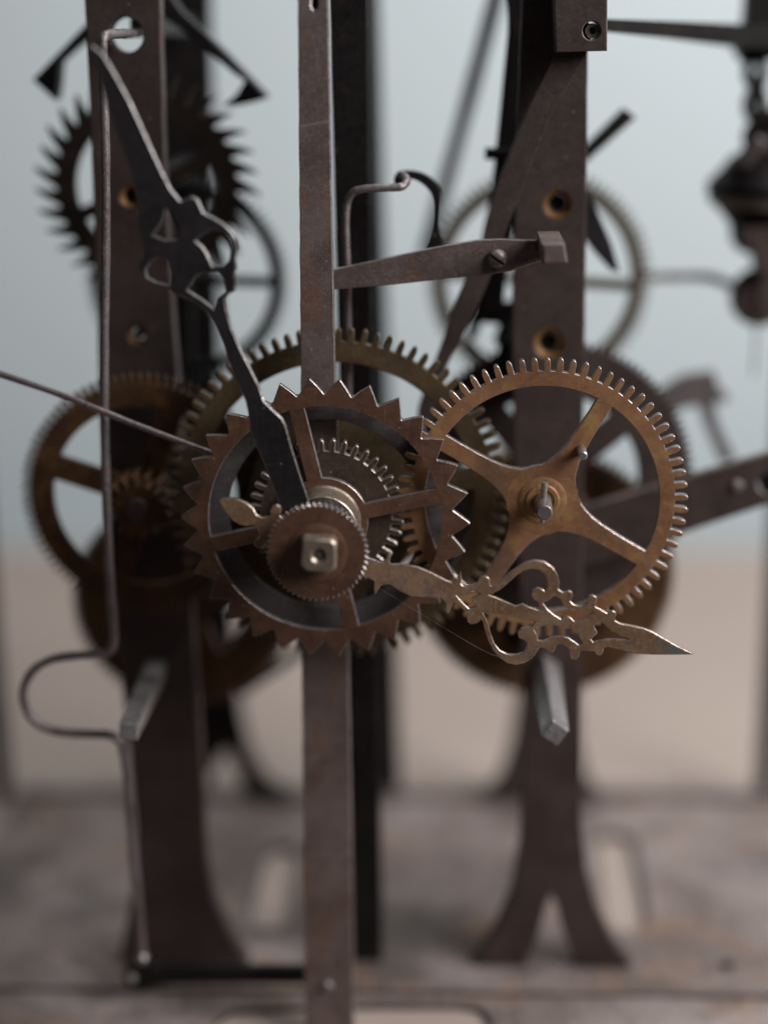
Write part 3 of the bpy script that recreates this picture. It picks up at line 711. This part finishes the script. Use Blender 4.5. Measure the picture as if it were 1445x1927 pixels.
# long bent wire rod with loop at lower left
br = thing('bent_rod', 'long upright wire rod before the left bar with a wide loop at its lower end', 'wire', P(235, 1395, 18))
YR = 20
tube('rod', [P(262, 62, 74), P(244, 63, 58), P(222, 64, 36), P(205, 65, 24), P(195, 74, YR), P(193, 110, YR), P(195, 180, YR), P(199, 300, YR), P(199, 450, YR), P(197, 600, YR), P(196, 720, YR), P(198, 850, YR), P(202, 980, YR), P(208, 1090, YR), P(214, 1180, YR), P(214, 1212, YR), P(204, 1228, YR), P(180, 1232, YR), P(140, 1234, YR), P(100, 1240, YR), P(67, 1258, YR), P(48, 1288, YR), P(45, 1316, YR), P(56, 1345, YR), P(82, 1368, YR), P(120, 1378, YR), P(170, 1381, YR), P(208, 1384, YR), P(226, 1396, YR), P(234, 1420, YR), P(237, 1445, YR)], 8.8 * kw, 'wire', br, 16)
tube('flat_rod', [P(238, 1392, YR), P(243, 1480, YR), P(252, 1600, YR), P(261, 1710, YR), P(268, 1800, YR)], [11 * kw, 9 * kw], 'wire', br, 12, flat=(1, .6))
ball('ball_end', P(268, 1803, YR), 13 * kw, 'steel', br)
# floor lever
fl_ = thing('floor_lever', 'black lever lying low between wire rod and front strip', 'lever', P(400, 1838, 30))
plate('arm', [spoly([(232, 1838), (240, 1822), (265, 1815), (330, 1818), (450, 1822), (575, 1822), (600, 1825), (600, 1850), (570, 1852), (450, 1852), (330, 1854), (262, 1862), (240, 1856)], 30, 3)], 30, 4, ['black', 'black'], fl_, 0.4)
ball('pin_head', P(247, 1842, 27), 13 * kw, 'mauve', fl_)
# far wire between left wheels and strip
fw = thing('rear_wire', 'blurred dark wire curving behind the front strip below the star wheel', 'wire', P(530, 1250, 150))
tube('rod', [P(455, 1300, 150), P(490, 1275, 150), P(530, 1250, 150), P(575, 1215, 150), P(615, 1170, 150)], 2.6, 'black', fw, 12)

# anchor with two pallets
YA = 108.0
an = thing('escapement_anchor', 'black anchor with two wedge pallets over the escape wheel', 'anchor', P(260, -40, YA))
plate('anchor_arms', [poly([(225, -40), (190, 14), (158, 50), (110, 100), (62, 150), (104, 189), (109, 160), (112, 118), (140, 92), (170, 68), (215, 35), (262, 12), (300, 28), (350, 62), (402, 106), (440, 138), (461, 152), (445, 178), (418, 200), (446, 199), (480, 192), (504, 184), (470, 148), (430, 106), (390, 66), (340, 20), (300, -40)], YA)], YA, 12, ['black', 'black'], an, 0.4)
q = P(262, 52, 84); lathe('pallet_arbor', (q.x, 84, q.z), [(0, 4.5), (0.4, 5.0), (136, 5.0)], 'black', an, sides=4, rot=math.radians(45))
# fly vanes on the right
fv = thing('fly_vane', 'black flat vane sticking out past the right bar', 'vane', P(1150, 250, 120))
plate('vane', [poly([(1080, 296), (1174, 204), (1196, 221), (1122, 288), (1090, 318)], 118)], 118, 6, ['black', 'black'], fv, 0.4)
fb = thing('pointed_blade', 'dark pointed blade beside the right bar before the thin brass ring', 'blade', P(1110, 430, 96))
plate('blade', [poly([(1085, 330), (1104, 352), (1130, 412), (1150, 458), (1166, 513), (1148, 508), (1118, 475), (1085, 430)], 96)], 96, 3, ['blue', 'blue'], fb, 0.3)
# rear diagonal rod
dr = thing('diagonal_rod', 'blurred slanting rod at the back, left of the right bar', 'rod', P(815, 430, 232))
tube('rod', [P(942, -40, 205), P(880, 190, 212), P(800, 480, 222)], 3.4, 'black', dr, 14)
# lantern pinion and its little frame behind the right bar
lp_ = thing('lantern_pinion', 'small black pinion with bars beside the right bar above the gold gear', 'pinion', P(935, 640, 110))
cp = P(938, 625, 110)
plate('cap', [spoly([(895, 580), (925, 572), (985, 575), (985, 660), (945, 662), (930, 640), (938, 612), (905, 610), (900, 630), (885, 640), (882, 610)], 110, 3)], 110, 5, ['black', 'black'], lp_, 0.3)
for i in range(7):
    a = 2 * math.pi * i / 7 + .3
    x, z = cp.x + 11 + 9.5 * math.cos(a), cp.z - 9 + 9.5 * math.sin(a)
    lathe('pinion_bar', (x, 84, z), [(0, 1.5), (40, 1.5)], 'black', lp_, sides=12)
lathe('end_plate', (cp.x + 11, 86, cp.z - 9), [(0, 13), (3, 13)], 'black', lp_, sides=28)
plate('tail', [spoly([(878, 640), (892, 648), (925, 690), (955, 720), (945, 735), (905, 700), (870, 655)], 120, 3)], 120, 4, ['olive', 'olive'], lp_, 0.3)

# flat arm to the right with rivet
ra_ = thing('cross_arm', 'wide brown flat arm slanting right behind the gold gear, with rivet', 'arm', P(1200, 980, 78))
plate('arm', [poly([(1040, 975), (1100, 955), (1238, 914), (1445, 853), (1520, 830), (1520, 922), (1445, 949), (1289, 1002), (1100, 1066), (1040, 1075)], 78)] + [circ(1448, 908, 24, 78, 24)], 78, 5, ['bar', 'iron'], ra_, 0.4)
lathe('rivet', P(1386, 915, 77.6), [(-1.8, .5), (-1.6, 1.6), (-.7, 2.5), (.5, 2.8)], 'screw', ra_, sides=24)
q = P(1448, 908, 80); lathe('hole_plug', q, [(0, 4.6), (4, 4.6)], 'black', ra_, sides=24)  # added black plug, keeps light from showing through the hole
bk = thing('post_bracket', 'blurred brown bracket standing on the flat arm at right', 'bracket', P(1360, 862, 160))
plate('bracket', [poly([(1238, 742), (1262, 725), (1290, 709), (1345, 703), (1352, 728), (1372, 748), (1360, 760), (1342, 758), (1352, 800), (1385, 868), (1358, 872), (1332, 812), (1314, 762), (1290, 768), (1262, 778), (1240, 772)], 160)], 160, 9, ['mauve', 'mauve'], bk, 0.6)

# right edge: top bar, chain, weight, disc
tb = thing('top_bar', 'tapering dark bar running from the block to the right edge at top', 'bar', P(1145, 48, 95))
bm = bmesh.new()
tube_bm(bm, [P(1130, 47, 80), P(1260, 56, 110), P(1400, 68, 150), P(1480, 72, 170)], [3.2, 4.6, 6.6, 7.4], 4, rot=math.radians(45))
link_mesh('bar', bm, 'black', tb)
YK = 175.0
hs = thing('hanger_post', 'dark upright post block at the upper right corner', 'stem', P(1430, 60, YK))
plate('stem', [poly([(1408, -60), (1400, 40), (1385, 60), (1383, 98), (1400, 120), (1412, 112), (1500, 112), (1500, -60)], YK)], YK - 8, 18, ['black', 'black'], hs, 0.8)
ch = thing('link_chain', 'short dark link chain hanging below the stem at right edge', 'chain', P(1425, 110, YK))
kc = mmpp(1425, 200, YK)
yy = 118
for i in range(6):
    ctr = P(1424 + (4 if i % 2 else -4), yy + 17, YK)
    pts = []
    for a in range(20):
        th_ = 2 * math.pi * a / 20
        u, v = 15 * kc * math.cos(th_), 24 * kc * math.sin(th_)
        pts.append(ctr + (Vector((u, 0, v)) if i % 2 == 0 else Vector((u * .35, u, v))))
    bm = bmesh.new(); pts.append(pts[0]); tube_bm(bm, pts, 10 * kc, 10); link_mesh('chain_link', bm, 'black', ch)
    yy += 31
wt = thing('hanging_weight', 'dark turned iron weight with pointed flange at the right edge', 'weight', P(1462, 400, YK))
cwp = P(1462, 345, YK)
def zpx(y): return P(1462, y, YK).z - cwp.z
lathe('body', cwp, [(zpx(278), 20 * kc), (zpx(292), 88 * kc), (zpx(318), 108 * kc), (zpx(345), 134 * kc), (zpx(356), 132 * kc), (zpx(390), 112 * kc), (zpx(420), 88 * kc), (zpx(455), 82 * kc), (zpx(470), 70 * kc), (zpx(480), 44 * kc), (zpx(500), 40 * kc), (zpx(518), 40 * kc)], 'black', wt, axis='z', sides=48)
lathe('collar', cwp, [(zpx(240), 22 * kc), (zpx(250), 56 * kc), (zpx(282), 66 * kc), (zpx(296), 60 * kc)], 'mauve', wt, axis='z', sides=32)
lathe('hexagon_nut', cwp, [(zpx(204), 30 * kc), (zpx(204) - .2, 62 * kc), (zpx(238), 62 * kc), (zpx(240), 30 * kc)], 'mauve', wt, axis='z', sides=6, rot=.3)
lathe('highlight_band', cwp, [(zpx(362), 122 * kc), (zpx(362) - .1, 134 * kc), (zpx(384), 124 * kc), (zpx(385), 112 * kc)], 'screw', wt, axis='z', sides=48)  # added pale ring, stands in for a grey highlight on the weight
bm = bmesh.new(); tube_bm(bm, [P(1372, 318, YK - 14), P(1400, 300, YK - 22), P(1432, 262, YK - 26)], [2.6, 4.0, 3.2], 6); link_mesh('wing', bm, 'mauve', wt)
plate('lower_block', [poly([(1398, 430), (1470, 425), (1470, 520), (1424, 520), (1418, 470), (1402, 462)], YK - 24)], YK - 24, 12, ['bar', 'bar'], wt, 0.8)
dc = thing('round_bob', 'blurred round brown disc hanging under the weight', 'bob', P(1428, 558, YK - 10))
q = P(1428, 558, YK - 10)
lathe('disc', q, [(-3, 40 * kc), (-2.4, 55 * kc), (0, 57 * kc), (3, 55 * kc)], 'bar', dc, sides=48)
tube('wire', [q + Vector((-1.5, -4, 60 * kc)), q + Vector((-1.5, -4, -150 * kc))], 0.55, 'black', dc, 8, False)
ra2 = thing('side_rod', 'thin blurred grey rod between brass ring and round bob', 'rod', P(1215, 522, 170))
tube('rod', [P(1195, 523, 172), P(1290, 520, 174), P(1340, 523, 176), P(1380, 540, 177), P(1410, 552, 178)], 2.0, 'mauve', ra2, 12)

# spider silk
sp = thing('cobweb_thread', 'fine cobweb thread slanting under the minute hand', 'cobweb', P(720, 1110, -27))
tube('thread', [P(700, 1098, -26), P(800, 1160, -22), P(905, 1222, -18), P(950, 1240, -10)], 0.016, 'web', sp, 6)
